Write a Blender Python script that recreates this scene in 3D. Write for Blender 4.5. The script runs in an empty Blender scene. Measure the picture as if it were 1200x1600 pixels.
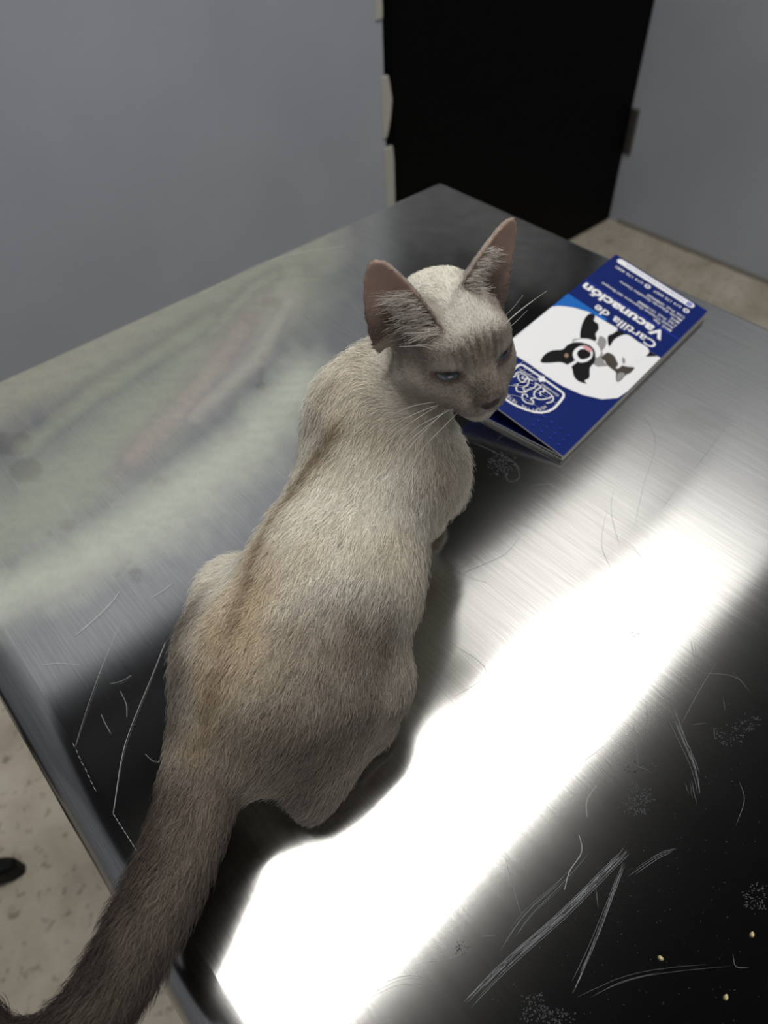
import bpy, bmesh, math, random
import numpy as np
from mathutils import Vector, Matrix

random.seed(7); rng = np.random.default_rng(7)
sc = bpy.context.scene
COL = sc.collection

# ---------------------------------------------------------------- camera (solved from the table's and the walls' edges)
F = 1110.0                                   # focal length in pixels of the 1200x1600 frame
TZ = 0.75                                    # table top above the floor
CH = 0.35                                    # camera above the table top
Q = CH/400.0                                 # "q" frame: table top = 0, camera 400 above it
yaw, pitch, roll = [math.radians(a) for a in (50.85, 48.85, -3.05)]
fwd = np.array([math.cos(yaw)*math.cos(pitch), math.sin(yaw)*math.cos(pitch), -math.sin(pitch)])
rgt = np.cross(fwd, [0,0,1]); rgt /= np.linalg.norm(rgt)
upv = np.cross(rgt, fwd)
cr = rgt*math.cos(roll)+upv*math.sin(roll); cu = -rgt*math.sin(roll)+upv*math.cos(roll)
CQ = np.array([0,0,400.]); CW = np.array([0,0,TZ+CH])
def ray(x, y): return (x-600)/F*cr-(y-800)/F*cu+fwd
def onz(C, x, y, z):
    d = ray(x, y); return C+d*((z-C[2])/d[2])
def proj(C, P):
    v = np.asarray(P, float)-C; a, b, c = v@cr, v@cu, v@fwd
    return np.stack([600+F*a/c, 800-F*b/c], -1)
def tw(x, y, z=0.0):                         # pixel -> point on the table (z in metres above the top)
    return onz(CW, x, y, TZ+z)
def q2w(P): return np.asarray(P, float)*Q+np.array([0,0,TZ])

cam = bpy.data.objects.new('camera', bpy.data.cameras.new('camera'))
COL.objects.link(cam); sc.camera = cam
cam.data.sensor_fit = 'VERTICAL'; cam.data.sensor_height = 36; cam.data.sensor_width = 27
cam.data.lens = F/1600*36
cam.data.clip_start = .01
M = Matrix([[cr[0],cu[0],-fwd[0],CW[0]],[cr[1],cu[1],-fwd[1],CW[1]],[cr[2],cu[2],-fwd[2],CW[2]],[0,0,0,1]])
cam.matrix_world = M
cam.data.dof.use_dof = True; cam.data.dof.focus_distance = .335; cam.data.dof.aperture_fstop = 9.0

# ---------------------------------------------------------------- world, exposure
w = bpy.data.worlds.new('dim_room'); sc.world = w; w.use_nodes = True
w.node_tree.nodes['Background'].inputs[0].default_value = (.55,.60,.68,1)
w.node_tree.nodes['Background'].inputs[1].default_value = .02
sc.view_settings.view_transform = 'Standard'; sc.view_settings.look = 'None'
sc.view_settings.gamma = 1; sc.view_settings.use_curve_mapping = False
sc.view_settings.exposure = 0.88
LAMPS = (9.5, 4.5, 1.5, 1.0, 4.0)              # radiance of the ceiling panels, added fill last
CEIL = 2.40

# ---------------------------------------------------------------- helpers
def srgb(r, g, b):
    f = lambda c: ((c/255+.055)/1.055)**2.4 if c > 10.3 else c/255/12.92
    return (f(r), f(g), f(b), 1)
def mat(name, col, rough=.5, metal=0, spec=.5):
    m = bpy.data.materials.new(name); m.use_nodes = True
    b = m.node_tree.nodes['Principled BSDF']
    b.inputs['Base Color'].default_value = col if len(col) == 4 else (*col, 1)
    b.inputs['Roughness'].default_value = rough; b.inputs['Metallic'].default_value = metal
    b.inputs['Specular IOR Level'].default_value = spec
    return m
def nodes(m): return m.node_tree.nodes, m.node_tree.links, m.node_tree.nodes['Principled BSDF']
def noise(m, scale, detail=4, vec=None, rough=.5):
    N, L, _ = nodes(m)
    n = N.new('ShaderNodeTexNoise'); n.inputs['Scale'].default_value = scale; n.inputs['Detail'].default_value = detail
    n.inputs['Roughness'].default_value = rough
    if vec is not None: L.new(vec, n.inputs['Vector'])
    return n
def ramp(m, fac, stops):
    N, L, _ = nodes(m); r = N.new('ShaderNodeValToRGB'); L.new(fac, r.inputs[0])
    e = r.color_ramp.elements
    while len(e) < len(stops): e.new(.5)
    for i, (p, c) in enumerate(stops): e[i].position = p; e[i].color = c
    return r.outputs[0]
def objcoord(m, scale=(1,1,1)):
    N, L, _ = nodes(m); t = N.new('ShaderNodeTexCoord'); mp = N.new('ShaderNodeMapping')
    mp.inputs['Scale'].default_value = scale; L.new(t.outputs['Object'], mp.inputs[0]); return mp.outputs[0]
def link(name, me, m=None, parent=None, loc=None):
    o = bpy.data.objects.new(name, me); COL.objects.link(o)
    if m is not None: me.materials.append(m)
    if parent is not None: o.parent = parent
    if loc is not None: o.location = loc
    return o
def pymesh(name, V, Fc, sm=False):
    me = bpy.data.meshes.new(name)
    me.from_pydata([tuple(map(float, v)) for v in V], [], [tuple(map(int, f)) for f in Fc])
    if sm: me.polygons.foreach_set('use_smooth', [True]*len(me.polygons))
    me.update(); return me
def bm_mesh(name, bm, sm=False):
    me = bpy.data.meshes.new(name); bmesh.ops.recalc_face_normals(bm, faces=bm.faces[:]); bm.to_mesh(me); bm.free()
    if sm: me.polygons.foreach_set('use_smooth', [True]*len(me.polygons))
    return me
def add_box(bm, lo, hi, bevel=0):
    r = bmesh.ops.create_cube(bm, size=1)
    vs = r['verts']; lo = Vector(lo); hi = Vector(hi)
    for v in vs: v.co = Vector([lo[i]+(v.co[i]+.5)*(hi[i]-lo[i]) for i in range(3)])
    if bevel:
        es = list({e for v in vs for e in v.link_edges})
        bmesh.ops.bevel(bm, geom=es, offset=bevel, segments=2, affect='EDGES', profile=.5)
def box(name, lo, hi, m, parent=None, bevel=0):
    bm = bmesh.new(); add_box(bm, lo, hi, bevel); return link(name, bm_mesh(name, bm), m, parent)
def tube_mesh(name, P, R, n=6, cap=True):
    P = np.asarray(P, float); R = np.broadcast_to(np.asarray(R, float), (len(P),))
    T = np.gradient(P, axis=0); T /= np.linalg.norm(T, axis=1, keepdims=True)+1e-12
    a = np.cross(T, [.13,.31,.94]); a /= np.linalg.norm(a, axis=1, keepdims=True); b = np.cross(T, a)
    V = []; Fs = []
    for i in range(len(P)):
        for k in range(n):
            t = 2*math.pi*k/n; V.append(P[i]+R[i]*(a[i]*math.cos(t)+b[i]*math.sin(t)))
    for i in range(len(P)-1):
        for k in range(n): Fs.append((i*n+k, i*n+(k+1)%n, (i+1)*n+(k+1)%n, (i+1)*n+k))
    if cap: Fs += [tuple(range(n-1,-1,-1)), tuple((len(P)-1)*n+k for k in range(n))]
    return pymesh(name, V, Fs, True)
def empty(name, loc=(0,0,0)):
    o = bpy.data.objects.new(name, None); COL.objects.link(o); o.location = loc; o.empty_display_size = .05; return o
def tag(o, label, cat, group=None):
    o['label'] = label; o['category'] = cat
    if group: o['group'] = group
    return o
def struct(o, label=None):
    o['kind'] = 'structure'
    if label: o['label'] = label
    return o
class VNoise:
    def __init__(s, seed): s.t = np.random.default_rng(seed).random((32,32,32)).astype(np.float32)
    def __call__(s, P, scale):
        p = np.asarray(P)/scale; i = np.floor(p).astype(int); f = p-i; f = f*f*(3-2*f); i %= 32; j = (i+1) % 32
        t = s.t; r = 0
        for a in (0,1):
            for b in (0,1):
                for c in (0,1):
                    w_ = (f[:,0] if a else 1-f[:,0])*(f[:,1] if b else 1-f[:,1])*(f[:,2] if c else 1-f[:,2])
                    r = r+w_*t[(j if a else i)[:,0], (j if b else i)[:,1], (j if c else i)[:,2]]
        return r
vn = VNoise(3)
def sstep(a, b, x):
    t = np.clip((x-a)/(b-a), 0, 1); return t*t*(3-2*t)
def polydist(P, pts):
    P = np.asarray(P, float); d = np.full(len(P), 1e9); pts = np.asarray(pts, float)
    for a, b in zip(pts[:-1], pts[1:]):
        e = b-a; t = np.clip(((P-a)@e)/(e@e), 0, 1); d = np.minimum(d, np.linalg.norm(P-a-t[:,None]*e, axis=1))
    return d

# ---------------------------------------------------------------- room shell
corner = onz(CW, 965, 347, 0.0)
XR, YB = float(corner[0]), float(corner[1])            # right wall x, back wall y
def onwall(x, y, yw=None):
    d = ray(x, y); t = (YB if yw is None else yw)/d[1]; return CW+d*t
XD = float(onwall(601, 160)[0])                        # left edge of the doorway
m_wall = mat('painted_grey_plaster', srgb(196,200,206), .55, 0, .3)
N, L, B = nodes(m_wall)
n1 = noise(m_wall, 3.0, 5, objcoord(m_wall)); L.new(ramp(m_wall, n1.outputs[0], [(.3, srgb(165,170,180)), (.7, srgb(178,183,192))]), B.inputs['Base Color'])
bp = N.new('ShaderNodeBump'); bp.inputs['Strength'].default_value = .06; L.new(noise(m_wall, 60, 4, objcoord(m_wall)).outputs[0], bp.inputs['Height']); L.new(bp.outputs[0], B.inputs['Normal'])

m_floor = mat('mottled_beige_floor', srgb(150,144,132), .45, 0, .35)
N, L, B = nodes(m_floor)
vec = objcoord(m_floor)
big = ramp(m_floor, noise(m_floor, 9, 6, vec, .6).outputs[0], [(.30, srgb(166,157,140)), (.5, srgb(190,181,165)), (.72, srgb(207,200,186))])
spot = ramp(m_floor, noise(m_floor, 62, 3, vec, .55).outputs[0], [(.30, (.42,.40,.36,1)), (.43, (1,1,1,1))])
mx = N.new('ShaderNodeMix'); mx.data_type = 'RGBA'; mx.blend_type = 'MULTIPLY'; mx.inputs[0].default_value = .75
L.new(big, mx.inputs[6]); L.new(spot, mx.inputs[7]); L.new(mx.outputs[2], B.inputs['Base Color'])

m_ceil = mat('dark_ceiling_paint', srgb(26,27,29), .8, 0, .1)
m_door = mat('black_satin_door', srgb(7,6.5,6), .6, 0, .08)
m_frame = mat('black_door_frame', srgb(5,5,5), .7, 0, .05)
m_chip = mat('off_white_filler', srgb(190,188,180), .7, 0, .2)
m_steel_small = mat('brushed_hinge_steel', srgb(120,120,112), .4, .8)

XL, YF = -1.5, -1.9
struct(box('floor', (XL,YF,-.05), (XR+.12,YB+.3,0), m_floor))
struct(box('wall_back', (XL,YB,0), (XD,YB+.14,CEIL), m_wall))
struct(box('wall_right', (XR,YF,0), (XR+.12,YB+.14,CEIL), m_wall))
struct(box('wall_left', (XL-.12,YF-.12,0), (XL,YB+.14,CEIL), m_wall))
struct(box('wall_front', (XL,YF-.12,0), (XR+.12,YF,CEIL), m_wall))
struct(box('ceiling', (XL,YF,CEIL), (XR+.12,YB+.14,CEIL+.05), m_ceil))
# unseen dark beam added to darken the steel's reflection, along the top of the back wall, left of the doorway
struct(box('added_unseen_beam', (XL,YB-.10,1.99), (XD-.02,YB,CEIL), m_ceil))
# door: flush black leaf in a black frame, hinge at the wall corner
dr = struct(empty('door_1', (XD,YB,0)))
dr['label'] = 'plain black door filling the corner of the room'
def local(o, lo, hi): return tuple(np.array(lo)-np.array(o.location)), tuple(np.array(hi)-np.array(o.location))
a, b = local(dr, (XD+.028,YB+.030,.004), (XR-.004,YB+.072,CEIL-.03)); box('door_leaf', a, b, m_door, dr, .002)
a, b = local(dr, (XD,YB+.004,0), (XD+.024,YB+.13,CEIL)); box('door_jamb', a, b, m_frame, dr)
a, b = local(dr, (XD+.026,YB+.004,CEIL-.028), (XR,YB+.13,CEIL)); box('door_head', a, b, m_frame, dr)
hz = float(onwall(985, 205, YB+.02)[2])
a, b = local(dr, (XR-.010,YB+.004,hz-.06), (XR-.001,YB+.028,hz+.06)); h_ = box('hinge', a, b, m_steel_small, dr, .003); h_['label'] = 'dull steel hinge'
# uneven strips of pale filler left on the edge of the plaster beside the door
tr = struct(empty('trim_2', (XD,YB,0))); tr['label'] = 'uneven pale filler along the edge of the plaster'
def strip(px, dx):                                     # outline given by pixels of its right side
    pts = [onwall(x, y, YB-.001) for x, y in px]
    bm = bmesh.new(); vs = []
    for p in pts: vs.append((bm.verts.new((p[0]-XD, -.0025, p[2])), bm.verts.new((-.012-dx, -.0025, p[2])), bm.verts.new((p[0]-XD, .008, p[2])), bm.verts.new((-.012-dx, .008, p[2]))))
    for p, q in zip(vs[:-1], vs[1:]):
        for i, j in ((0,1),(1,3),(3,2),(2,0)): bm.faces.new((p[i], p[j], q[j], q[i]))
    bm.faces.new((vs[0][0],vs[0][1],vs[0][3],vs[0][2])); bm.faces.new((vs[-1][0],vs[-1][1],vs[-1][3],vs[-1][2]))
    link('filler_strip', bm_mesh('filler_strip', bm), m_chip, tr)
strip([(606,118),(609,135),(612,155),(610,180),(607,200),(604,214)], -.004)
strip([(613,228),(615,250),(616,290),(617,330),(618,420)], -.006)
strip([(596,-6),(597,10),(597,28)], .004)
struct(box('baseboard_right', (XR-.004,YF,0), (XR,YB-.001,.012), mat('wall_foot_grime', srgb(140,138,130), .7)))

# ---------------------------------------------------------------- ceiling lamps (row seen mirrored in the steel, plus an added fill)
def lamp(lo, hi, rad, label):
    c = ((lo[0]+hi[0])/2, (lo[1]+hi[1])/2, CEIL)
    t = tag(empty('ceiling_light', c), label, 'ceiling light')
    hx, hy = (hi[0]-lo[0])/2, (hi[1]-lo[1])/2
    m = bpy.data.materials.new('lit_diffuser'); m.use_nodes = True; nt = m.node_tree; nt.nodes.clear()
    e = nt.nodes.new('ShaderNodeEmission'); e.inputs[0].default_value = (1,.975,.93,1); e.inputs[1].default_value = rad
    o = nt.nodes.new('ShaderNodeOutputMaterial'); nt.links.new(e.outputs[0], o.inputs[0])
    link('diffuser', pymesh('diffuser', [(-hx,-hy,-.042),(hx,-hy,-.042),(hx,hy,-.042),(-hx,hy,-.042)], [(3,2,1,0)]), m, t)
    fr = mat('lamp_frame', srgb(60,60,60), .5)
    bm = bmesh.new(); k = .012
    add_box(bm, (-hx-k,-hy-k,-.045), (hx+k,-hy,-.001)); add_box(bm, (-hx-k,hy,-.045), (hx+k,hy+k,-.001))
    add_box(bm, (-hx-k,-hy,-.045), (-hx,hy,-.001)); add_box(bm, (hx,-hy,-.045), (hx+k,hy,-.001))
    link('frame', bm_mesh('frame', bm), fr, t)
    return t
lamp((-.28,.27), (.46,.62), LAMPS[0], 'bright ceiling panel light above the cat')
lamp((.49,.27), (1.17,.62), LAMPS[1], 'medium bright ceiling panel light, middle of the row')
lamp((1.20,.27), (XR-.03,.62), LAMPS[2], 'dim ceiling panel light at the end of the row by the wall')
lamp((.84,.66), (XR-.03,.92), LAMPS[3], 'faint ceiling panel light in front of the black door')
lamp((-.5,-1.4), (.3,-.95), LAMPS[4], 'added fill panel light behind the camera, far from the black door')  # added fill for the cat's face and near flank, outside the steel's reflection

# ---------------------------------------------------------------- stainless steel examination table
TX0, TX1, TY1 = -.146*CH, 1.592*CH, 1.590*CH
TY0 = TY1-1.20
tb = tag(empty('examination_table', ((TX0+TX1)/2,(TY0+TY1)/2,0)), 'brushed stainless steel examination table with rolled edges and scratches', 'table')
TL = np.array(tb.location)
m_st = mat('brushed_steel', (.5,.5,.5), .2, 1)
N, L, B = nodes(m_st)
B.inputs['Anisotropic'].default_value = .85
tg = N.new('ShaderNodeCombineXYZ'); tg.inputs[0].default_value = 1.0; L.new(tg.outputs[0], B.inputs['Tangent'])
vec = objcoord(m_st, (1500, 26, 26)); br = noise(m_st, 1.0, 3, vec, .6)
vec2 = objcoord(m_st, (5, 5, 5)); cl = noise(m_st, 1.0, 5, vec2, .6)
at = N.new('ShaderNodeAttribute'); at.attribute_name = 'stain_and_refl'
sep = N.new('ShaderNodeSeparateColor'); L.new(at.outputs['Color'], sep.inputs[0])
base = ramp(m_st, br.outputs[0], [(.25, (.41,.408,.40,1)), (.75, (.57,.567,.555,1))])
def mixc(fac, a, b):
    x = N.new('ShaderNodeMix'); x.data_type = 'RGBA'; L.new(fac, x.inputs[0])
    L.new(a, x.inputs[6])
    if isinstance(b, tuple): x.inputs[7].default_value = b
    else: L.new(b, x.inputs[7])
    return x.outputs[2]
c1 = mixc(sep.outputs[1], base, (.20,.19,.17,1))          # dried water marks
L.new(c1, B.inputs['Base Color'])
rr = N.new('ShaderNodeMapRange'); rr.inputs[3].default_value = .13; rr.inputs[4].default_value = .18; L.new(cl.outputs[0], rr.inputs[0])
L.new(rr.outputs[0], B.inputs['Roughness'])
bp = N.new('ShaderNodeBump'); bp.inputs['Strength'].default_value = .012; bp.inputs['Distance'].default_value = .0003
L.new(br.outputs[0], bp.inputs['Height']); L.new(bp.outputs[0], B.inputs['Normal'])
# wall reflections painted as colour: a thin matte layer over the metal
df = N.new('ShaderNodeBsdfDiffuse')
tint = N.new('ShaderNodeAttribute'); tint.attribute_name = 'painted_refl_tint'; L.new(tint.outputs['Color'], df.inputs[0])
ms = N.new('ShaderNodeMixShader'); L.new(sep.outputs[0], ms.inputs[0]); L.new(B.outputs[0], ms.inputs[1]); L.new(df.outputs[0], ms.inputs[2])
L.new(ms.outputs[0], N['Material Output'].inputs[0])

RL, RS = .0215, .0060                                      # roll radius: near end, other sides
x0, x1, y0, y1 = TX0+RL, TX1-RS, TY0+RS, TY1-RS
nx, ny = 300, 560
gx = np.linspace(x0, x1, nx+1); gy = np.linspace(y0, y1, ny+1)
GX, GY = np.meshgrid(gx, gy, indexing='ij')
V = np.stack([GX.ravel(), GY.ravel(), np.full(GX.size, TZ)], 1)
ii, jj = np.meshgrid(np.arange(nx), np.arange(ny), indexing='ij'); ii = ii.ravel(); jj = jj.ravel()
vid = lambda i, j: i*(ny+1)+j
Fc = np.stack([vid(ii,jj), vid(ii+1,jj), vid(ii+1,jj+1), vid(ii,jj+1)], 1)
nflat = len(V)
# border loop, counter-clockwise, with outward directions; corners get a fan of directions
loop = []
for i in range(0, nx+1, 4): loop.append((vid(i,0), gx[i], y0, (0,-1)))
for k in range(1, 6): loop.append((vid(nx,0), x1, y0, (math.sin(k*math.pi/12), -math.cos(k*math.pi/12))))
for j in range(0, ny+1, 4): loop.append((vid(nx,j), x1, gy[j], (1,0)))
for k in range(1, 6): loop.append((vid(nx,ny), x1, y1, (math.cos(k*math.pi/12), math.sin(k*math.pi/12))))
for i in range(nx, -1, -4): loop.append((vid(i,ny), gx[i], y1, (0,1)))
for k in range(1, 6): loop.append((vid(0,ny), x0, y1, (-math.sin(k*math.pi/12), math.cos(k*math.pi/12))))
for j in range(ny, -1, -4): loop.append((vid(0,j), x0, gy[j], (-1,0)))
for k in range(1, 6): loop.append((vid(0,0), x0, y0, (-math.cos(k*math.pi/12), -math.sin(k*math.pi/12))))
rings = []; extra = []
for s_ in range(0, 11):
    th = min(s_, 9)*math.pi/18
    ring = []
    for (_, x, y, (dx, dy)) in loop:
        rx = RL if dx < 0 else RS; ry = RS; r = rx*dx*dx+ry*dy*dy
        z = TZ-r*(1-math.cos(th))
        if s_ == 10: z = TZ-.040
        extra.append((x+dx*rx*math.sin(th), y+dy*ry*math.sin(th), z)); ring.append(nflat+len(extra)-1)
    rings.append(ring)
V = np.vstack([V, np.array(extra)]); Fr_ = []
n_ = len(loop)
for a, b in zip(rings[:-1], rings[1:]):
    for k in range(n_): Fr_.append((a[k], b[k], b[(k+1)%n_], a[(k+1)%n_]))
faces = [tuple(f) for f in Fc.tolist()]+Fr_
me = pymesh('table_top', V-TL, faces, True)
# water marks and painted reflections, given where they lie on the steel
px = proj(CW, V); vis = (px[:,0] > -300) & (px[:,0] < 1500) & (V[:,0] > x0-.02)
st = np.zeros((len(V), 4), np.float32); st[:,3] = 1
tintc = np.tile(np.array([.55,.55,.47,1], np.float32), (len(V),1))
nz = vn(np.c_[px*.012, np.zeros(len(px))], 1.0)*.6+vn(np.c_[px*.05, np.ones(len(px))*3], 1.0)*.4
def streak(pts, wd):
    return sstep(0, 1, 1-polydist(px, pts)/(1.25*wd*(.6+.8*nz)))
painted_refl = np.zeros(len(V))
def paint_refl(pts, wd, amt, tc=None):
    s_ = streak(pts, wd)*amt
    global painted_refl
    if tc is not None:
        k = (s_/(painted_refl+s_+1e-6))[:,None]; tintc[:,:3] = tintc[:,:3]*(1-k)+np.array(tc)*k
    painted_refl = np.maximum(painted_refl, s_)
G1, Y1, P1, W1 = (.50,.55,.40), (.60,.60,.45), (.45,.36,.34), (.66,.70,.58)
paint_refl([(600,325),(700,310),(800,370)], 130, .13, (.52,.54,.54))  # pale veil painted over the dark mirrored door
paint_refl([(-60,640),(120,560),(330,450),(480,380)], 90, .30, Y1)
paint_refl([(-60,860),(60,800),(180,690),(330,560),(440,450)], 110, .34, G1)
paint_refl([(-60,960),(120,880),(260,790),(380,700),(470,600)], 75, .50, W1)
paint_refl([(40,700),(140,620),(260,545),(330,500)], 26, .42, (.34,.37,.28))
paint_refl([(330,520),(395,450),(430,430)], 20, .42, (.33,.36,.28))
paint_refl([(180,742),(215,705)], 22, .30, P1)
paint_refl([(205,715),(260,660),(330,580),(380,515)], 36, .46, P1)
paint_refl([(350,560),(410,470)], 24, .34, P1)
paint_refl([(300,650),(400,560),(450,470)], 30, .38, (.62,.56,.52))
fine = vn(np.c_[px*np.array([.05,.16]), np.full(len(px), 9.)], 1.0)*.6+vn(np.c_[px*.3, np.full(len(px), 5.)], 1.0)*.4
st[:,0] = np.clip(painted_refl*(.82+.36*fine), 0, 1)
def blob(cx, cy, rx, ry, amt, ang=0, rim=False):
    c, s_ = math.cos(ang), math.sin(ang); dx, dy = px[:,0]-cx, px[:,1]-cy
    r = np.hypot((dx*c+dy*s_)/rx, (-dx*s_+dy*c)/ry)+(nz-.5)*.5
    v = sstep(1.12, .85, r)
    if rim: v = v*(.45+.55*sstep(.5, .95, r))
    st[:,1] = np.maximum(st[:,1], amt*v)
for b_ in [(20,693,30,18,.36),(42,735,26,19,.4),(424,472,15,9,.4),(105,820,14,9,.35),(78,834,7,5,.35),(250,752,12,7,.35),(408,604,8,6,.5),(410,560,7,5,.4),(408,583,4,20,.25),
           (200,878,7,5,.4),(212,893,9,6,.4),(190,886,5,4,.35),(183,898,6,5,.3),(215,905,8,4,.3),(455,645,22,12,.2),(600,1392,22,22,.22),(568,1338,9,6,.15),(607,1340,9,6,.2),(620,1385,9,12,.14),
           (660,1098,14,6,.22),(1095,655,50,22,.10)]: blob(*b_)
at_ = me.color_attributes.new('stain_and_refl', 'FLOAT_COLOR', 'POINT'); at_.data.foreach_set('color', st.ravel())
at_ = me.color_attributes.new('painted_refl_tint', 'FLOAT_COLOR', 'POINT'); at_.data.foreach_set('color', tintc.ravel().astype(np.float32))
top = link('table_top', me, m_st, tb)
m_leg = mat('steel_tube', (.55,.55,.56), .3, 1)
bm = bmesh.new(); k = .06
for lo, hi in (((TX0+k,TY0+k,TZ-.045),(TX1-k,TY0+k+.03,TZ-.006)), ((TX0+k,TY1-k-.03,TZ-.045),(TX1-k,TY1-k,TZ-.006)), ((TX0+k,TY0+k+.03,TZ-.045),(TX0+k+.03,TY1-k-.03,TZ-.006)), ((TX1-k-.03,TY0+k+.03,TZ-.045),(TX1-k,TY1-k-.03,TZ-.006))):
    add_box(bm, np.array(lo)-TL, np.array(hi)-TL)
link('under_frame', bm_mesh('under_frame', bm), m_leg, tb)
for lx in (TX0+k+.015, TX1-k-.015):
    for ly in (TY0+k+.015, TY1-k-.015):
        p = np.array([lx,ly,0])-TL
        link('leg', tube_mesh('leg', [p+[0,0,.0],p+[0,0,.03],p+[0,0,.36],p+[0,0,TZ-.046]], [.018,.015,.015,.015], 12), m_leg, tb)

# scratches and scuffs in the steel: fine raised burrs, joined
m_scr = mat('bright_scratch', (.17,.18,.19), .5, .3)
m_scf = mat('dry_scuff', (.06,.065,.07), .8)
def ribbon(pts, wd, jit=0):
    P = catm2(pts, 6); n = len(P); W_ = []
    for i, (x, y) in enumerate(P): W_.append(tw(x+random.uniform(-jit,jit), y+random.uniform(-jit,jit), .00012)-TL)
    W_ = np.array(W_); T = np.gradient(W_, axis=0); T /= np.linalg.norm(T, axis=1, keepdims=True)+1e-9
    S = np.stack([-T[:,1], T[:,0], T[:,2]*0], 1)
    tp = np.clip(np.minimum(np.arange(n), np.arange(n)[::-1])/2.5, .15, 1)[:,None]*wd/2
    return np.concatenate([W_-S*tp, W_+S*tp]), [(i, i+1, n+i+1, n+i) for i in range(n-1)]
def catm2(P, n):
    P = np.array(P, float); Qp = np.vstack([2*P[0]-P[1], P, 2*P[-1]-P[-2]]); out = []
    for i in range(1, len(Qp)-2):
        for t in np.arange(n)/n:
            a, b, c, d = Qp[i-1:i+3]; out.append(.5*((2*b)+(c-a)*t+(2*a-5*b+4*c-d)*t*t+(3*b-a-3*c+d)*t**3))
    return np.array(out+[P[-1]])
SV, SF = [], []
def scratch(pts, wd=.00022, jit=0):
    wd *= .75
    v, f = ribbon(pts, wd, jit); o_ = sum(len(a) for a in SV); SV.append(v); SF.extend([tuple(k+o_ for k in q_) for q_ in f])
def bundle(pts, n, spread, wd=.00018):
    for _ in range(n):
        o1 = random.gauss(0, spread); o2 = random.gauss(0, spread); s0 = random.uniform(0,.25); s1 = random.uniform(.75,1)
        P = catm2(pts, 5); m_ = len(P); P = P[int(s0*m_):max(int(s1*m_), int(s0*m_)+3)]
        d = P[-1]-P[0]; nn = np.array([-d[1], d[0]])/np.linalg.norm(d)
        scratch([p+nn*(o1+(o2-o1)*i/len(P)) for i, p in enumerate(P[::2])], wd*random.uniform(.5,1.3), .3)
bundle([(728,1568),(790,1505),(880,1425),(960,1345),(985,1320)], 13, 6)
bundle([(885,1565),(920,1490),(955,1400),(985,1315)], 7, 4)
bundle([(1046,1105),(1065,1150),(1085,1200),(1095,1250)], 9, 6)
bundle([(770,1500),(820,1430),(880,1375),(950,1300)], 5, 5, .00013)
bundle([(1082,1000),(1090,1045)], 6, 5, .00014)
bundle([(1075,1220),(1090,1268)], 5, 5, .00013)
bundle([(560,1560),(640,1530),(720,1558)], 3, 8, .00012)
bundle([(980,1368),(1030,1335),(1075,1318)], 4, 4, .00013)
bundle([(930,1190),(970,1240)], 5, 7, .00012)
bundle([(900,1560),(1000,1520),(1180,1500)], 3, 6, .0001)
for P in ([(790,1340),(800,1380),(815,1430)],[(932,1228),(918,1252),(916,1276)],[(905,1305),(908,1335),(890,1360),(883,1390)],[(1010,1090),(1013,1155)],[(1100,1052),(1140,1055),(1165,1068)],[(1146,1050),(1173,1082)],[(1130,1090),(1133,1110)],
          [(1155,1220),(1163,1250),(1150,1290)],[(990,1130),(998,1200)],[(980,1190),(1015,1205)],[(750,1463),(775,1462)],[(660,1505),(700,1498),(740,1484)],[(1080,1132),(1105,1130)],[(1115,1135),(1117,1155)],[(1145,1490),(1150,1510),(1170,1512)],[(930,1380),(935,1420)],
          [(1120,1035),(1095,1075),(1060,1140)],[(905,1195),(945,1165)],[(1025,1075),(1050,1105)]): scratch(P, .00022)
for P in ([(700,1000),(760,1050),(700,1095)],[(950,790),(940,850),(960,900)],[(1000,640),(1024,690),(1005,760),(990,830)],[(985,850),(1010,880)],[(1060,760),(1030,800)],[(1140,660),(1110,700),(1080,740)],[(960,760),(955,800),(970,860)],[(775,690),(790,680),(850,682)],[(736,690),(770,705),(800,720),(815,735)],
          [(765,722),(800,720),(812,745),(795,752),(788,735)],[(830,758),(870,755)],[(795,815),(835,825)],[(700,905),(760,880),(790,865),(815,835)],[(712,893),(745,870)]): scratch(P, .00018)
# dents beaded along the fold of the near end
for i in range(8): t = i/8; scratch([(113+t*38+random.uniform(-1,1),1160+t*78),(117+t*38,1168+t*78)], .00055)
for i in range(9): t = i/9; scratch([(176+t*38,1270+t*60),(181+t*38,1278+t*60)], .00065)
link('scratches', pymesh('scratches', np.concatenate(SV), SF), m_scr, tb)['kind'] = 'stuff'
# dry paw smudges: ragged flecks
SV, SF = [], []
for cx, cy, rx, ry, n in ((996,1250,26,24,150),(785,725,22,18,90),(835,1575,22,22,80),(1185,1400,22,22,70),(1140,1150,24,14,50),(870,1590,30,14,60),(1000,1200,22,8,40),(720,1480,10,10,20),(1170,1130,18,12,40),(990,990,8,5,6)):
    for _ in range(n):
        r = random.random()**.6*random.uniform(.8,1.2); a = random.uniform(0,6.283); x = cx+rx*r*math.cos(a); y = cy+ry*r*math.sin(a)
        d = random.uniform(1.5,5); b = a+random.uniform(-.8,.8); scratch([(x,y),(x+d*.5*math.cos(b),y+d*.5*math.sin(b)),(x+d*math.cos(b),y+d*math.sin(b))], random.uniform(.0002,.0006))
for _ in range(420):
    x, y = random.uniform(600,1200), random.uniform(1000,1600)
    if (x-560)*.855+(y-1600)*.73 < 40: continue
    a = random.uniform(0,6.283); d = random.uniform(.8,3); scratch([(x,y),(x+d*math.cos(a)*.5,y+d*math.sin(a)*.5),(x+d*math.cos(a),y+d*math.sin(a))], random.uniform(.0001,.0003))
link('smudges', pymesh('smudges', np.concatenate(SV), SF), m_scf, tb)['kind'] = 'stuff'
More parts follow.
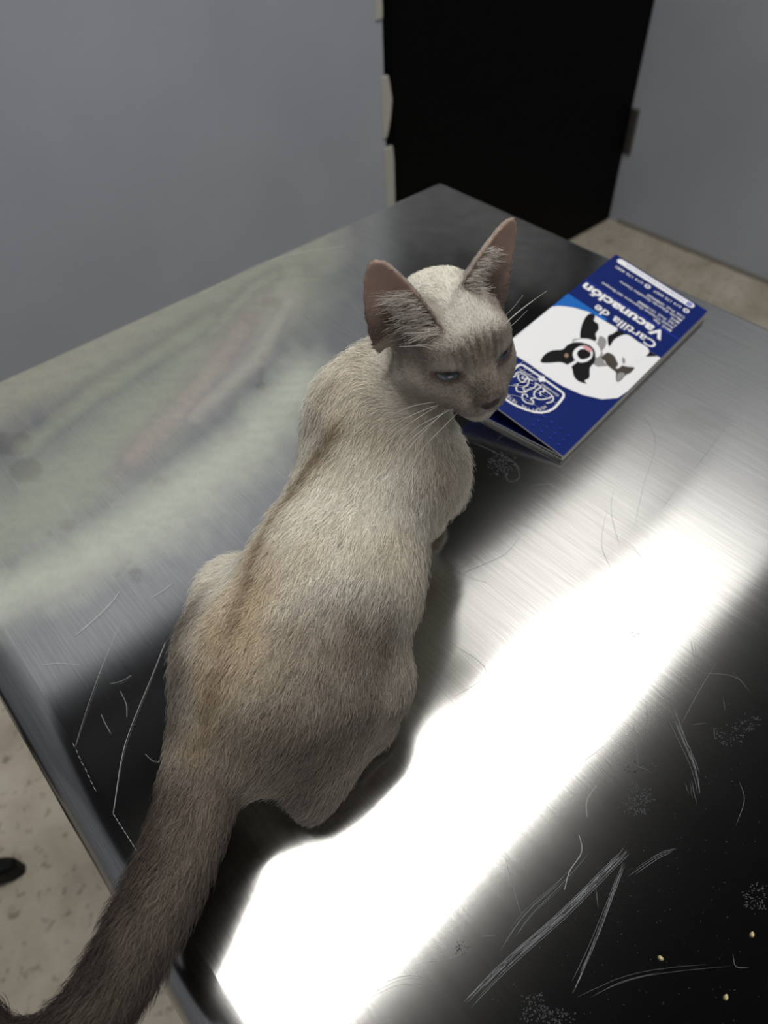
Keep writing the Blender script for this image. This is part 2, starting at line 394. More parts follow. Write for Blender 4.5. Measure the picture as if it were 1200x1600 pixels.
# ---------------------------------------------------------------- cat body (signed distance field -> surface net)
class Field:
    def __init__(s, lo, hi, h):
        s.lo = np.array(lo, np.float32); s.h = h
        s.n = np.ceil((np.array(hi)-np.array(lo))/h).astype(int)+1
        s.v = np.full(s.n, 40.0, np.float32)
    def sub(s, lo, hi):
        a = np.clip(np.floor((np.array(lo)-s.lo)/s.h).astype(int), 0, s.n-1)
        b = np.clip(np.ceil((np.array(hi)-s.lo)/s.h).astype(int)+1, 1, s.n)
        sl = tuple(slice(a[i], b[i]) for i in range(3))
        g = [(s.lo[i]+s.h*np.arange(a[i], b[i])).astype(np.float32) for i in range(3)]
        return sl, g[0][:,None,None], g[1][None,:,None], g[2][None,None,:]
    def union(s, sl, d, k):
        a = s.v[sl]
        h = np.maximum(k-np.abs(a-d), 0)/k
        s.v[sl] = np.minimum(a, d)-h*h*(k*.25)
    def carve(s, sl, d, k):
        a = s.v[sl]; d = -d
        h = np.maximum(k-np.abs(a-d), 0)/k
        s.v[sl] = np.maximum(a, d)+h*h*(k*.25)
    def cone(s, p, r1, q, r2, k=10, flat=1.0):
        p = np.array(p, np.float32); q = np.array(q, np.float32); m = max(r1, r2)+k+6
        sl, X, Y, Z = s.sub(np.minimum(p, q)-m, np.maximum(p, q)+m)
        b = q-p; bb = float(b@b)
        t = np.clip(((X-p[0])*b[0]+(Y-p[1])*b[1]+(Z-p[2])*b[2])/bb, 0, 1)
        d = np.sqrt((X-p[0]-t*b[0])**2+(Y-p[1]-t*b[1])**2+(Z-p[2]-t*b[2])**2)-(r1+(r2-r1)*t)
        s.union(sl, d, k)
    def ell(s, c, r, R=None, k=10, carve=False):
        c = np.array(c, np.float32); r = np.array(r, np.float32)
        R = np.eye(3) if R is None else np.array(R)      # columns = axes
        m = float(r.max())+k+6
        sl, X, Y, Z = s.sub(c-m, c+m)
        X = X-c[0]; Y = Y-c[1]; Z = Z-c[2]
        u = [(X*R[0,i]+Y*R[1,i]+Z*R[2,i]) for i in range(3)]
        k0 = np.sqrt((u[0]/r[0])**2+(u[1]/r[1])**2+(u[2]/r[2])**2)
        k1 = np.sqrt((u[0]/r[0]**2)**2+(u[1]/r[1]**2)**2+(u[2]/r[2]**2)**2)+1e-6
        d = k0*(k0-1)/k1
        d = np.where(k0 < .05, -float(r.min()), d)
        (s.carve if carve else s.union)(sl, d, k)
    def ear(s, base, R, w, hgt, thick, cup, k=4, rnd=1.9):
        # R columns: width axis, opening normal, height axis
        base = np.array(base, np.float32); m = hgt+12
        sl, X, Y, Z = s.sub(base-m, base+m)
        X = X-base[0]; Y = Y-base[1]; Z = Z-base[2]
        u, n, v = [(X*R[0,i]+Y*R[1,i]+Z*R[2,i]) for i in range(3)]
        t = np.clip(v/hgt, 0, 1)
        ww = w*np.sqrt(np.maximum(1-t**rnd, 0))*(1-.28*t)+.4
        sheet = n-cup*(u*u)/(w)*(1-.35*t)+4.5*t*t
        d = np.maximum(np.maximum(np.abs(sheet)*.82-thick*(1-.35*t), np.abs(u)-ww), np.maximum(v-hgt, -8-v))
        s.union(sl, d, k)
    def mesh(s):
        v = s.v; ins = v < 0
        c = np.zeros(tuple(np.array(v.shape)-1), np.uint8)
        n = c.shape
        for dx in (0,1):
            for dy in (0,1):
                for dz in (0,1):
                    c += ins[dx:dx+n[0], dy:dy+n[1], dz:dz+n[2]]
        act = (c > 0) & (c < 8)
        idx = np.argwhere(act)
        vid = np.full(n, -1, np.int32); vid[act] = np.arange(len(idx))
        offs = np.array([(a,b,d) for a in (0,1) for b in (0,1) for d in (0,1)])
        cv = np.stack([v[tuple((idx+o).T)] for o in offs], 1)
        acc = np.zeros((len(idx), 3), np.float32); cnt = np.zeros(len(idx), np.float32)
        for i in range(8):
            for j in range(i+1, 8):
                if np.abs(offs[i]-offs[j]).sum() != 1: continue
                a, b = cv[:,i], cv[:,j]; m = (a < 0) != (b < 0)
                t = np.where(m, a/np.where(m, a-b, 1), 0)
                P = offs[i]+(offs[j]-offs[i])*t[:,None]
                acc += np.where(m[:,None], P, 0); cnt += m
        V = s.lo+s.h*(idx+acc/cnt[:,None])
        F = []
        for ax in range(3):
            o1, o2 = (ax+1)%3, (ax+2)%3
            A = [slice(None)]*3; B = [slice(None)]*3
            A[ax] = slice(0,-1); B[ax] = slice(1,None)
            e = ins[tuple(A)] != ins[tuple(B)]
            E = np.argwhere(e)
            ok = (E[:,o1] > 0) & (E[:,o2] > 0) & (E[:,o1] < n[o1]) & (E[:,o2] < n[o2])
            E = E[ok]; flip = ins[tuple(A)][tuple(E.T)]
            def cell(a, b):
                q = E.copy(); q[:,o1] -= a; q[:,o2] -= b
                return vid[tuple(q.T)]
            Q = np.stack([cell(1,1), cell(0,1), cell(0,0), cell(1,0)], 1)
            Q = np.where(flip[:,None], Q, Q[:,::-1])
            F.append(Q)
        return V.astype(np.float64), np.concatenate(F)

def vnormals(V, F):
    fn = np.cross(V[F[:,2]]-V[F[:,0]], V[F[:,3]]-V[F[:,1]])
    N = np.zeros_like(V)
    for i in range(4):
        for a in range(3): N[:,a] += np.bincount(F[:,i], fn[:,a], len(V))
    return N/(np.linalg.norm(N, axis=1, keepdims=True)+1e-12)

def smooth(V, F, it, lam=.5):
    e = np.concatenate([F[:,[0,1]], F[:,[1,2]], F[:,[2,3]], F[:,[3,0]]])
    deg = np.bincount(e[:,0], minlength=len(V))+np.bincount(e[:,1], minlength=len(V))
    for _ in range(it):
        S = np.stack([np.bincount(e[:,0], V[e[:,1],a], len(V))+np.bincount(e[:,1], V[e[:,0],a], len(V)) for a in range(3)], 1)
        V = V+lam*(S/deg[:,None]-V)
    return V

# head frame (columns: cat's right, forward, up), solved from the photograph; millimetres in the cat frame
HC = np.array([224., 213.3, 179.])
HR = np.array([[-.964,-.257,-.064],[.260,-.965,-.037],[-.052,-.053,.997]])
def hp(x, y, z): return HC+HR@np.array([x,y,z], float)
EYE_R = 8.2
def eye_axes(sx):
    f = HR@np.array([sx*.42, .90, .04]); f /= np.linalg.norm(f)
    r = np.cross(f, HR[:,2]); r /= np.linalg.norm(r)      # towards cat's right
    # tilt: outer corner higher
    u = np.cross(r, f)
    a = math.radians(2)*sx
    r2 = r*math.cos(a)+u*math.sin(a); u2 = -r*math.sin(a)+u*math.cos(a)
    return np.stack([r2, f, u2], 1)
EYES = {sx: hp(sx*13.4, 19.2, 5.4) for sx in (1,-1)}
def ear_axes(sx):
    up = HR@np.array([sx*(.40 if sx > 0 else .95), -.08, .93]); up /= np.linalg.norm(up)
    o = HR@np.array([sx*(.60 if sx > 0 else .12), .78, 0]); o -= up*(o@up); o /= np.linalg.norm(o)
    w = np.cross(o, up)
    return np.stack([w, o, up], 1)
EARS = {1: hp(22.5,-4,20), -1: hp(-17,-8,23)}
EAR_H = 37.5
TAIL = [(*onz(CQ, x, y, z), r) for x, y, z, r in ((345,1150,50,30),(322,1215,47,22),(296,1290,45,18.5),(262,1375,43,17.5),(225,1450,41,17),(188,1520,39,16),(140,1590,35,15),(82,1640,30,13.5),(10,1650,27,12),(-50,1590,28,8))]

def catmull(P, n):
    P = np.array(P, float); Q = np.vstack([2*P[0]-P[1], P, 2*P[-1]-P[-2]]); out = []
    for i in range(1, len(Q)-2):
        for t in np.arange(n)/n:
            a, b, c, d = Q[i-1:i+3]
            out.append(.5*((2*b)+(c-a)*t+(2*a-5*b+4*c-d)*t*t+(3*b-a-3*c+d)*t**3))
    return np.array(out+[P[-1]])

def build_cat(h):
    f = Field((-128, 86, -4), (322, 320, 252), h)
    # torso
    f.cone((68,186,54), 46, (124,200,76), 43, 20)
    f.cone((124,200,76), 43, (184,230,104), 38, 24)
    f.cone((184,230,104), 39, (194,242,126), 35, 22)
    # chest, neck
    f.cone((204,236,94), 34, (208,238,60), 25, 20)
    f.cone((194,244,126), 32, (226,232,162), 26, 18)
    # haunches: thigh, shank, foot, toes
    f.cone((70,176,64), 38, (106,158,44), 25, 22)
    f.cone((106,156,40), 20, (52,138,16), 10, 16)
    f.cone((48,134,9.5), 8.5, (98,143,9), 8.5, 8)
    f.ell((104,145,8.5), (14,11,8.5), None, 8)
    f.cone((66,206,60), 35, (84,243,48), 28, 18)
    f.cone((90,242,40), 18, (42,232,16), 10, 14)
    f.cone((40,234,9.5), 8.5, (104,258,9), 8.5, 8)
    f.ell((112,261,8.5), (14,11,8.5), None, 8)
    f.ell((38,176,44), (22,28,25), None, 16)
    f.cone((80,168,48), 33, (58,147,24), 17, 18)
    f.cone((62,190,54), 40, tuple(TAIL[1][:3]), 19, 16)
    # forelegs
    f.cone((207,217,90), 26, (226,223,62), 17, 18)
    f.cone((228,222,62), 15, (222,234,14), 9.5, 12)
    f.ell((230,235,8.5), (16,11,8.5), None, 8)
    f.cone((203,260,90), 26, (222,266,56), 16, 18)
    f.cone((222,266,56), 14, (222,265,14), 9.5, 12)
    f.ell((232,266,8.5), (16,11,8.5), None, 8)
    # tail
    T = catmull(TAIL, 4)
    for a, b in zip(T[:-1], T[1:]): f.cone(a[:3], a[3]*.78, b[:3], b[3]*.78, 5)
    # head
    f.ell(hp(0,-6,7), (29,32,27.5), HR, 8)
    for sx in (1,-1):
        f.ell(hp(sx*17,7,-8), (14.5,18,14), HR, 10)
        f.ell(hp(sx*12.5,17,13), (10,9,8), HR, 8)
        f.ell(hp(sx*6.0,30,-13), (7.6,9,7), HR, 7)
        f.ell(hp(sx*12,21,-7), (10,10,9), HR, 9)
    f.cone(hp(0,18,9), 10, hp(0,36,-5.5), 6.2, 8)
    f.ell(hp(0,28,-21), (8.5,9,6.5), HR, 6)
    f.ell(hp(0,38.5,-7.5), (5.6,4,4.2), HR, 3)
    for sx in (1,-1):
        E = eye_axes(sx); c = EYES[sx]
        f.ell(c+E[:,1]*1.0, (9.2,8.6,8.2), E, 4)
        f.ell(c+E[:,1]*8.2-E[:,2]*.6, (6.6,6.0,2.9), E, 1.4, carve=True)
        f.ell(hp(sx*3.4,42.0,-8.6), (1.5,2,1.2), HR, 1, carve=True)
        f.ear(EARS[sx], ear_axes(sx), 18 if sx > 0 else 19.5, EAR_H if sx > 0 else 37, 1.7, .42, 5, 2.0 if sx > 0 else 1.3)
        # ear canal hollow
        A = ear_axes(sx)
        f.ell(EARS[sx]+A[:,1]*6.5+A[:,2]*7, (8,6,12), A, 4, carve=True)
    V, Fc = f.mesh()
    V = smooth(V, Fc, 2)
    return V, Fc

# ---------------------------------------------------------------- kitten: mesh, colours, fur
CV, CF = build_cat(1.25)
CN = vnormals(CV, CF)
kit_loc = q2w((120,205,0))
kit = tag(empty('kitten', kit_loc), 'cream and grey kitten sitting on the steel table, looking back over its shoulder', 'cat')
cpx = proj(CQ, CV); cdep = (CV-CQ)@fwd; cfac = np.einsum('ij,ij->i', CN, CQ-CV) > 0
def surf(x, y):                                        # the point of the coat that shows at a pixel
    d = np.hypot(cpx[:,0]-x, cpx[:,1]-y); m = np.where((d < 7) & cfac)[0]
    if len(m) == 0: m = np.argsort(d)[:20]
    return CV[m[np.argmin(cdep[m])]]
CREAM, WARM, GRAYB, DARK = map(np.array, ((.86,.82,.715), (.56,.44,.29), (.37,.315,.265), (.115,.092,.078)))
SPINE = np.array([surf(*p) for p in ((520,668),(497,700),(465,745),(430,800),(402,860),(378,930),(355,1010),(330,1090),(305,1160))])
LEFTP = np.array([surf(*p) for p in ((520,590),(500,620),(490,650))])
PATCH = [(surf(*p), r, np.array(c), a) for p, r, c, a in [
    ((590,1000),30,(.34,.28,.23),.75), ((520,1000),24,(.38,.31,.24),.55), ((560,1110),34,(.33,.29,.25),.85), ((470,1090),30,(.36,.31,.25),.75), ((500,1180),28,(.31,.265,.225),.8), ((450,1150),16,(.25,.215,.18),.6),
    ((495,1255),18,(.26,.23,.20),.8), ((288,965),19,(.11,.095,.08),.95), ((640,1120),20,(.40,.35,.30),.6), ((330,1000),14,(.40,.33,.25),.6), ((275,1040),17,(.17,.15,.13),.8), ((268,1120),18,(.15,.13,.11),.85), ((345,1080),20,(.50,.41,.30),.6),
    ((330,1180),30,(.33,.28,.23),.75), ((420,1190),24,(.38,.33,.28),.6), ((690,740),24,(.55,.47,.40),.5), ((385,1000),20,(.60,.50,.36),.5), ((640,1060),14,(.45,.40,.35),.5), ((600,640),20,(.58,.51,.42),.4)]]
HPATCH = [(surf(*p), r, np.array(c), a) for p, r, c, a in [((640,510),9,(.20,.165,.14),.85), ((668,492),7,(.19,.155,.13),.85), ((612,545),9,(.30,.26,.225),.7), ((745,428),7,(.20,.165,.14),.9), ((750,455),5,(.18,.15,.125),.85), ((668,545),11,(.33,.285,.245),.6), ((752,620),6,(.11,.09,.078),.9), ((782,612),4,(.16,.13,.11),.7), ((690,615),10,(.38,.33,.285),.6), ((640,590),8,(.62,.56,.47),.6), ((588,548),9,(.46,.40,.32),.9), ((600,570),8,(.46,.40,.33),.8)]]
TT = catmull(TAIL, 6)
def tailpar(P):
    d = np.full(len(P), 1e9); t = np.zeros(len(P)); T = np.tile(np.array([[0.,0,1]]), (len(P),1))
    for i in range(len(TT)-1):
        a, b = TT[i,:3], TT[i+1,:3]; e = b-a; k = np.clip(((P-a)@e)/(e@e), 0, 1)
        dd = np.linalg.norm(P-a-k[:,None]*e, axis=1); m = dd < d
        d[m] = dd[m]; t[m] = (i+k[m])/(len(TT)-1); T[m] = e/np.linalg.norm(e)
    return d, t, T
def mixv(c, t, k): k = np.clip(k, 0, 1)[:,None]; return c*(1-k)+np.asarray(t)*k
def ear_local(P, sx):
    A = ear_axes(sx); l = (P-EARS[sx])@A; return l       # u, n, v
def ear_masks(P):
    back = np.zeros(len(P)); inn = np.zeros(len(P)); hgt = np.zeros(len(P))
    for sx in (1,-1):
        l = ear_local(P, sx); w_ = 18 if sx > 0 else 19.5; H_ = EAR_H if sx > 0 else 37
        t = np.clip(l[:,2]/H_, 0, 1); sheet = l[:,1]-.42*l[:,0]**2/w_*(1-.35*t)+4.5*t*t
        near = (np.abs(l[:,0]) < w_+3) & (l[:,2] > -6) & (l[:,2] < H_+3) & (np.abs(sheet) < 9)
        up_ = sstep(-2, 8, l[:,2])
        inn = np.maximum(inn, near*(sheet > .35)*sstep(-4, 1, l[:,2]))
        back = np.maximum(back, near*(sheet <= .35)*up_); hgt = np.maximum(hgt, near*t)
    return back, inn, hgt
def coat(P, N):
    P = np.asarray(P, float); n1 = vn(P, 9.0); n2 = vn(P+40, 3.0); n3 = vn(P*np.array([1,1,1])+90, 22.0)
    c = np.tile(CREAM, (len(P),1))
    c = mixv(c, (.68,.59,.45), .5*sstep(.35,.75,n3))
    A, Bv = np.array([190.,240,140]), np.array([30.,184,60]); e = Bv-A; s_ = ((P-A)@e)/(e@e)
    c = mixv(c, (.45,.385,.32), .55*sstep(.55,.95,s_+(n1-.5)*.25))
    for p, r, cc, a in PATCH:
        d = np.linalg.norm(P-p, axis=1)/r; c = mixv(c, cc*.82, np.minimum(.97, 1.35*a*np.exp(-d**2*1.2)*(.7+.6*(n1-.2))))
    # faint rib-like bars on the flank
    bars = np.sin(s_*42+n1*5)*.5+.5
    c = mixv(c, (.33,.28,.23), .22*bars*sstep(.45,.75,s_)*(P[:,2] > 15))
    ds = polydist(P, SPINE)+(n2-.5)*4
    c = mixv(c, WARM*.8, .85*np.exp(-(ds/9.5)**2)*(.45+.8*n1))
    c = mixv(c, (.27,.21,.15), .75*np.exp(-(ds/4.4)**2)*sstep(.35,.6,n1+.15))
    c = mixv(c, (.62,.50,.33), .5*np.exp(-((ds-11)/8)**2)*sstep(.3,.6,s_)*sstep(.95,.7,s_))
    dl = polydist(P, LEFTP); c = mixv(c, (.40,.33,.27), .6*np.exp(-(dl/7)**2))
    # legs
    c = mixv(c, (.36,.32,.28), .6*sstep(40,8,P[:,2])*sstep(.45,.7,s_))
    # tail
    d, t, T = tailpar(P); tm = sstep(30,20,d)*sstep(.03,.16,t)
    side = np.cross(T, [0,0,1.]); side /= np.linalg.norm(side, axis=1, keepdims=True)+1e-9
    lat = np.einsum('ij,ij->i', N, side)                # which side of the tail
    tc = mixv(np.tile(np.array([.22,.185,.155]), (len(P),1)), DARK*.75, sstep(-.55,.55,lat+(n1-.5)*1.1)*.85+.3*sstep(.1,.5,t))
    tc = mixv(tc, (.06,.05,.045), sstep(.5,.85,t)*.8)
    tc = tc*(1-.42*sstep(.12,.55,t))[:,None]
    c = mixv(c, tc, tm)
    # head
    h = (P-HC)@HR; x, y, z = h.T
    hd = sstep(52,40,np.linalg.norm((h-np.array([0,4,0]))/np.array([1,1.05,1.05]), axis=1))
    hc = np.tile(np.array([.80,.77,.68]), (len(P),1))
    hc = mixv(hc, (.66,.60,.49), .9*sstep(-14,-24,y)*sstep(26,14,z))
    mask = sstep(2,20,y)*sstep(26,15,z)
    hc = mixv(hc, (.34,.29,.245), .9*mask)
    hc = mixv(hc, (.64,.58,.49), .75*sstep(-5,-13,z)*sstep(26,14,y))
    hc = mixv(hc, (.46,.41,.36), .6*sstep(14,22,np.abs(x))*sstep(-12,0,z)*sstep(24,14,z)*sstep(-14,0,y))
    for sx in (1,-1):
        d = np.linalg.norm(h-np.array([sx*24,2,17]), axis=1); hc = mixv(hc, (.30,.255,.22), .92*sstep(24,11,d))
        d = np.linalg.norm(h-np.array([sx*18,8,12]), axis=1); hc = mixv(hc, (.33,.28,.24), .75*sstep(17,6,d))
        hc = mixv(hc, (.20,.16,.135), .95*sstep(5.0,1.8,polydist(h, [(sx*7.5,27,3),(sx*5.5,33,-3),(sx*4.8,39,-8)])))
        hc = mixv(hc, (.66,.61,.54), .7*sstep(3,1,polydist(h, [(sx*6.5,24,13),(sx*5,28,6),(sx*5.0,31,2)])-.5))
        hc = mixv(hc, (.63,.58,.52), .55*sstep(3.5,1.5,polydist(h, [(sx*8,26,9.5),(sx*13,26,11),(sx*19,21,10)])))
    for x0_, zz, ln, wd, am in ((0,13,9,1.7,.85),(3.6,13,8,1.2,.75),(-3.8,14,8,1.4,.8),(8.2,13,6,1.5,.6),(-8.4,14,7,1.3,.75),(-12.5,14,5,1.1,.55),(12.5,13,5,1.2,.45),(1.8,5,6,1.6,.6),(-2.2,4,6,1.4,.5)):
        k = np.exp(-((x-x0_-(z-12)*.10*np.sign(x0_))/wd)**2)*sstep(ln+3,ln-3,np.abs(z-zz))*sstep(8,15,y)
        hc = mixv(hc, (.19,.155,.125), np.minimum(1,1.25*am)*k*(.5+.9*n2))
    hc = mixv(hc, (.33,.275,.225), .75*sstep(6,3,np.abs(x))*sstep(28,34,y)*sstep(-10,-4,z))
    hc = mixv(hc, (.40,.355,.315), .7*sstep(24,30,y)*sstep(-7,-11,z))
    hc = mixv(hc, (.74,.70,.63), .85*sstep(-15,-19,z)*sstep(14,24,y))
    for sx in (1,-1):
        for zz in (-10.5,-13,-15.5):
            for yy in (33,30,27): hc = mixv(hc, (.22,.18,.15), .55*sstep(1.6,.6,np.hypot(y-yy, z-zz))*(x*sx > 3))
    for p, r, cc, a in HPATCH:
        d = np.linalg.norm(P-p, axis=1)/r; hc = mixv(hc, cc, a*np.exp(-d**2*1.1)*(.75+.5*n2))
    eb, ei, eh = ear_masks(P)
    hc = mixv(hc, (.34,.295,.26), .95*eb*(.8+.4*n1)); hc = mixv(hc, (.36,.29,.245), .9*ei)
    hd = np.maximum(hd, np.maximum(eb, ei)); c = mixv(c, hc, hd)
    return np.clip(c*(.93+.14*n2)[:,None], .01, .95), hd, eb, ei
def bare(P):
    h = (P-HC)@HR
    k = np.linalg.norm((h-np.array([0,40.2,-8.2]))/np.array([5.6,4.6,3.7]), axis=1) < 1
    e = np.zeros(len(P), bool); rim = np.zeros(len(P), bool)
    for sx in (1,-1):
        l = (P-EYES[sx])@eye_axes(sx); r = np.hypot(l[:,0]/6.8, (l[:,2]+.5)/3.3)
        e |= (r < 1.0) & (l[:,1] > 0) & (l[:,1] < 16); rim |= (r < 1.32) & (l[:,1] > 0) & (l[:,1] < 16)
    return k, e, rim
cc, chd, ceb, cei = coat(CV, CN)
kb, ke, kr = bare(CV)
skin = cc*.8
k_ = cei > .5; tt_ = ear_masks(CV)[2][k_]; nn2 = vn(CV[k_], 5.0)
skin[k_] = mixv(np.tile(np.array([.13,.095,.08]), (k_.sum(),1)), (.42,.29,.235), sstep(.12,.65,tt_+(nn2-.5)*.4))
skin[kr] = (.17,.12,.105); skin[ke] = (.17,.11,.10); skin[kb] = (.06,.046,.043)
rgba = np.ones((len(CV),4), np.float32); rgba[:,:3] = skin
m_skin = mat('kitten_skin', (.5,.4,.35,1), .6, 0, .25); N, L, B = nodes(m_skin)
a_ = N.new('ShaderNodeAttribute'); a_.attribute_name = 'coat'; L.new(a_.outputs['Color'], B.inputs['Base Color'])
me = bpy.data.meshes.new('body'); me.vertices.add(len(CV)); me.loops.add(CF.size); me.polygons.add(len(CF))
me.vertices.foreach_set('co', (q2w(CV)-kit_loc).ravel()); me.loops.foreach_set('vertex_index', CF.ravel())
me.polygons.foreach_set('loop_start', np.arange(0, CF.size, 4)); me.polygons.foreach_set('use_smooth', np.ones(len(CF), bool))
me.update(calc_edges=True)
me.color_attributes.new('coat', 'FLOAT_COLOR', 'POINT').data.foreach_set('color', rgba.ravel())
body = link('body', me, m_skin, kit)

# comb directions
def flow_at(P, N):
    bones = [((190,240,140),(30,184,60),None,1.0), ((226,230,165),(190,242,130),(-.5,.15,-.6),1.0), ((204,236,100),(206,238,55),(-.25,-.1,-1),1.0), ((100,160,44),(52,138,14),(-.75,-.25,-.65),1.0), ((98,143,9),(48,134,9),(-1,-.1,-.1),.8),
             ((84,243,44),(42,232,16),(-.7,0,-.7),1.0), ((104,258,9),(42,234,9),(-1,0,0),.8), ((226,222,70),(222,234,10),(-.1,.1,-1),1.0), ((222,266,70),(222,265,10),(0,0,-1),1.0)]
    f = np.zeros_like(P); w_ = np.zeros(len(P))
    for a, b, d, wt in bones:
        a = np.array(a, float); b = np.array(b, float); d = (b-a) if d is None else np.array(d, float); d = d/np.linalg.norm(d)
        k = wt*np.exp(-polydist(P, [a,b])/14.0); f += k[:,None]*d; w_ += k
    d, t, T = tailpar(P); k = 1.6*np.exp(-d/12.0)*sstep(-.02,.08,t); f += k[:,None]*T; w_ += k
    f /= w_[:,None]+1e-9
    h = (P-HC)@HR
    hr = (h-np.array([0,44,-6]))*np.array([1,1,1.1]); hr /= np.linalg.norm(hr, axis=1, keepdims=True)
    hr = hr@HR.T; k = sstep(56,44,np.linalg.norm(h, axis=1)); f = f*(1-k[:,None])+hr*k[:,None]
    for sx in (1,-1):
        l = ear_local(P, sx); A = ear_axes(sx); k = ((np.abs(l[:,0]) < 22) & (l[:,2] > 3) & (l[:,2] < 42) & (np.abs(l[:,1]) < 14)).astype(float)
        f = f*(1-k[:,None])+A[:,2]*k[:,None]
    f -= N*np.einsum('ij,ij->i', f, N)[:,None]
    return f/(np.linalg.norm(f, axis=1, keepdims=True)+1e-6)
CFl = flow_at(CV, CN)
NS = 480000
area = np.linalg.norm(np.cross(CV[CF[:,2]]-CV[CF[:,0]], CV[CF[:,3]]-CV[CF[:,1]]), axis=1)
den = np.ones(len(CF)); hdF = chd[CF].mean(1); eiF = cei[CF].mean(1)
den *= 1+2.2*hdF; den *= np.where(eiF > .5, .42, 1); den[ke[CF].any(1) | kb[CF].any(1)] = 0; den[CV[CF].mean(1)[:,2] < 2.0] = 0
pr = area*den; pr /= pr.sum()
fi = rng.choice(len(CF), NS, p=pr); u, v = rng.random((2,NS)); q4 = CF[fi]
w4 = np.stack([(1-u)*(1-v), u*(1-v), u*v, (1-u)*v], 1)
def ip(A): return (A[q4]*w4[:,:,None]).sum(1)
RP = ip(CV); RN = ip(CN); RN /= np.linalg.norm(RN, axis=1, keepdims=True); RF = ip(CFl)
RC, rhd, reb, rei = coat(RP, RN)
dT, tT, _ = tailpar(RP); tailm = sstep(28,20,dT)*sstep(.02,.2,tT)
LEN = 9.0-6.3*rhd; LEN = LEN*(1-tailm)+12.5*tailm
hl = (RP-HC)@HR
LEN = np.where((rhd > .5) & (hl[:,1] > 14), 3.0, LEN); LEN = np.where((rhd > .5) & (hl[:,2] > 14) & (hl[:,1] < 12) & (reb+rei < .3), 3.6, LEN)
LEN = np.where((rhd > .3) & (hl[:,2] < -8) & (hl[:,1] < 16), 4.5, LEN)
LEN = np.where(reb > .4, 1.6, LEN); LEN = np.where(rei > .4, 2.6, LEN)
_, _, ehh = ear_masks(RP); LEN = np.where(ehh > .45, 1.0, LEN)
LEN = np.where((RP[:,2] < 22) & (tailm < .1), 5.0, LEN)
for sx in (1,-1):
    l = (RP-EYES[sx])@eye_axes(sx); d = np.hypot(l[:,0], l[:,2]); LEN = np.where((d < 9) & (l[:,1] > 0) & (l[:,1] < 16), 1.5, LEN)
LEN *= rng.uniform(.65,1.2,NS)
jl = np.stack([vn(RP+k*17, 7.0) for k in range(3)], 1)-.5; jh = rng.normal(0,1,(NS,3))
D = RF+jl*.34+jh*.20; D -= RN*np.einsum('ij,ij->i', D, RN)[:,None]; D /= np.linalg.norm(D, axis=1, keepdims=True)+1e-6
lift = (rng.uniform(.25,.55,NS)+.5*(rng.random(NS) < .08))*(1-.35*rhd)
# inner-ear tufts: long pale hairs growing across the cup from its inner edge
for sx in (1,-1):
    l = ear_local(RP, sx); A = ear_axes(sx); m = (rei > .5) & (np.abs(l[:,0]) < 22) & (l[:,2] > -4) & (l[:,2] < 20) & (np.sign(l[:,0]) != sx) & (rng.random(NS) < .35)
    m &= np.linalg.norm(RP-EARS[sx], axis=1) < 40
    D[m] = A[:,0]*sx*.9+A[:,2]*.35+A[:,1]*.25+jh[m]*.18; LEN[m] = rng.uniform(7,14,m.sum())*(1 if sx > 0 else .62); lift[m] = .35
    RC[m] = np.array([.66,.60,.54]); RN[m] = (A[:,1]*.6+np.array([0,0,.8]))
KP = 5; ts = np.linspace(0,1,KP)
PT = RP[:,None,:]-RN[:,None,:]*.4+LEN[:,None,None]*(D[:,None,:]*(ts-.12*ts**2)[None,:,None]+RN[:,None,:]*(lift[:,None]*(ts-.60*ts**2))[:,:,None])
PT += jh[:,None,:]*(ts**2)[None,:,None]*.35
PT[:,:,2] = np.where((PT[:,:,2] < .5) & (RP[:,2] < 60)[:,None], .5, PT[:,:,2])
hc_ = bpy.data.hair_curves.new('fur'); hc_.add_curves([KP]*NS)
hc_.attributes['position'].data.foreach_set('vector', (PT.reshape(-1,3)*Q+np.array([0,0,TZ])-kit_loc).astype(np.float32).ravel())
rad = (np.array([.09,.095,.085,.065,.02])[None,:]*np.where(rhd > .5, .85, 1.0)[:,None]*rng.uniform(.8,1.2,(NS,1))*Q).astype(np.float32)
ra = hc_.attributes.get('radius') or hc_.attributes.new('radius', 'FLOAT', 'POINT'); ra.data.foreach_set('value', rad.ravel())
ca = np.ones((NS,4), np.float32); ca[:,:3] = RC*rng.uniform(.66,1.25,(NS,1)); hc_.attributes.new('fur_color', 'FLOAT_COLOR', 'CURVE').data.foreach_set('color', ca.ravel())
hc_.attributes.new('root_normal', 'FLOAT_VECTOR', 'CURVE').data.foreach_set('vector', RN.astype(np.float32).ravel())
m_fur = mat('kitten_fur', (.7,.6,.5,1), .65, 0, .12); N, L, B = nodes(m_fur)
a1 = N.new('ShaderNodeAttribute'); a1.attribute_name = 'fur_color'; a2 = N.new('ShaderNodeAttribute'); a2.attribute_name = 'root_normal'
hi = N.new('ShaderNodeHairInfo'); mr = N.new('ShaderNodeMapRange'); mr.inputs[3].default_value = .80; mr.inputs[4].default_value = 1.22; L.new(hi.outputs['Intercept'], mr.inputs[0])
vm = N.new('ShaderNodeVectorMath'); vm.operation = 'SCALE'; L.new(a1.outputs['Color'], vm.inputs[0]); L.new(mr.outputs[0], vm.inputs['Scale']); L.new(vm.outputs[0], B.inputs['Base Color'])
ge = N.new('ShaderNodeNewGeometry'); mxn = N.new('ShaderNodeMix'); mxn.data_type = 'VECTOR'; mxn.inputs[0].default_value = .28
L.new(a2.outputs['Vector'], mxn.inputs[4]); L.new(ge.outputs['Normal'], mxn.inputs[5])
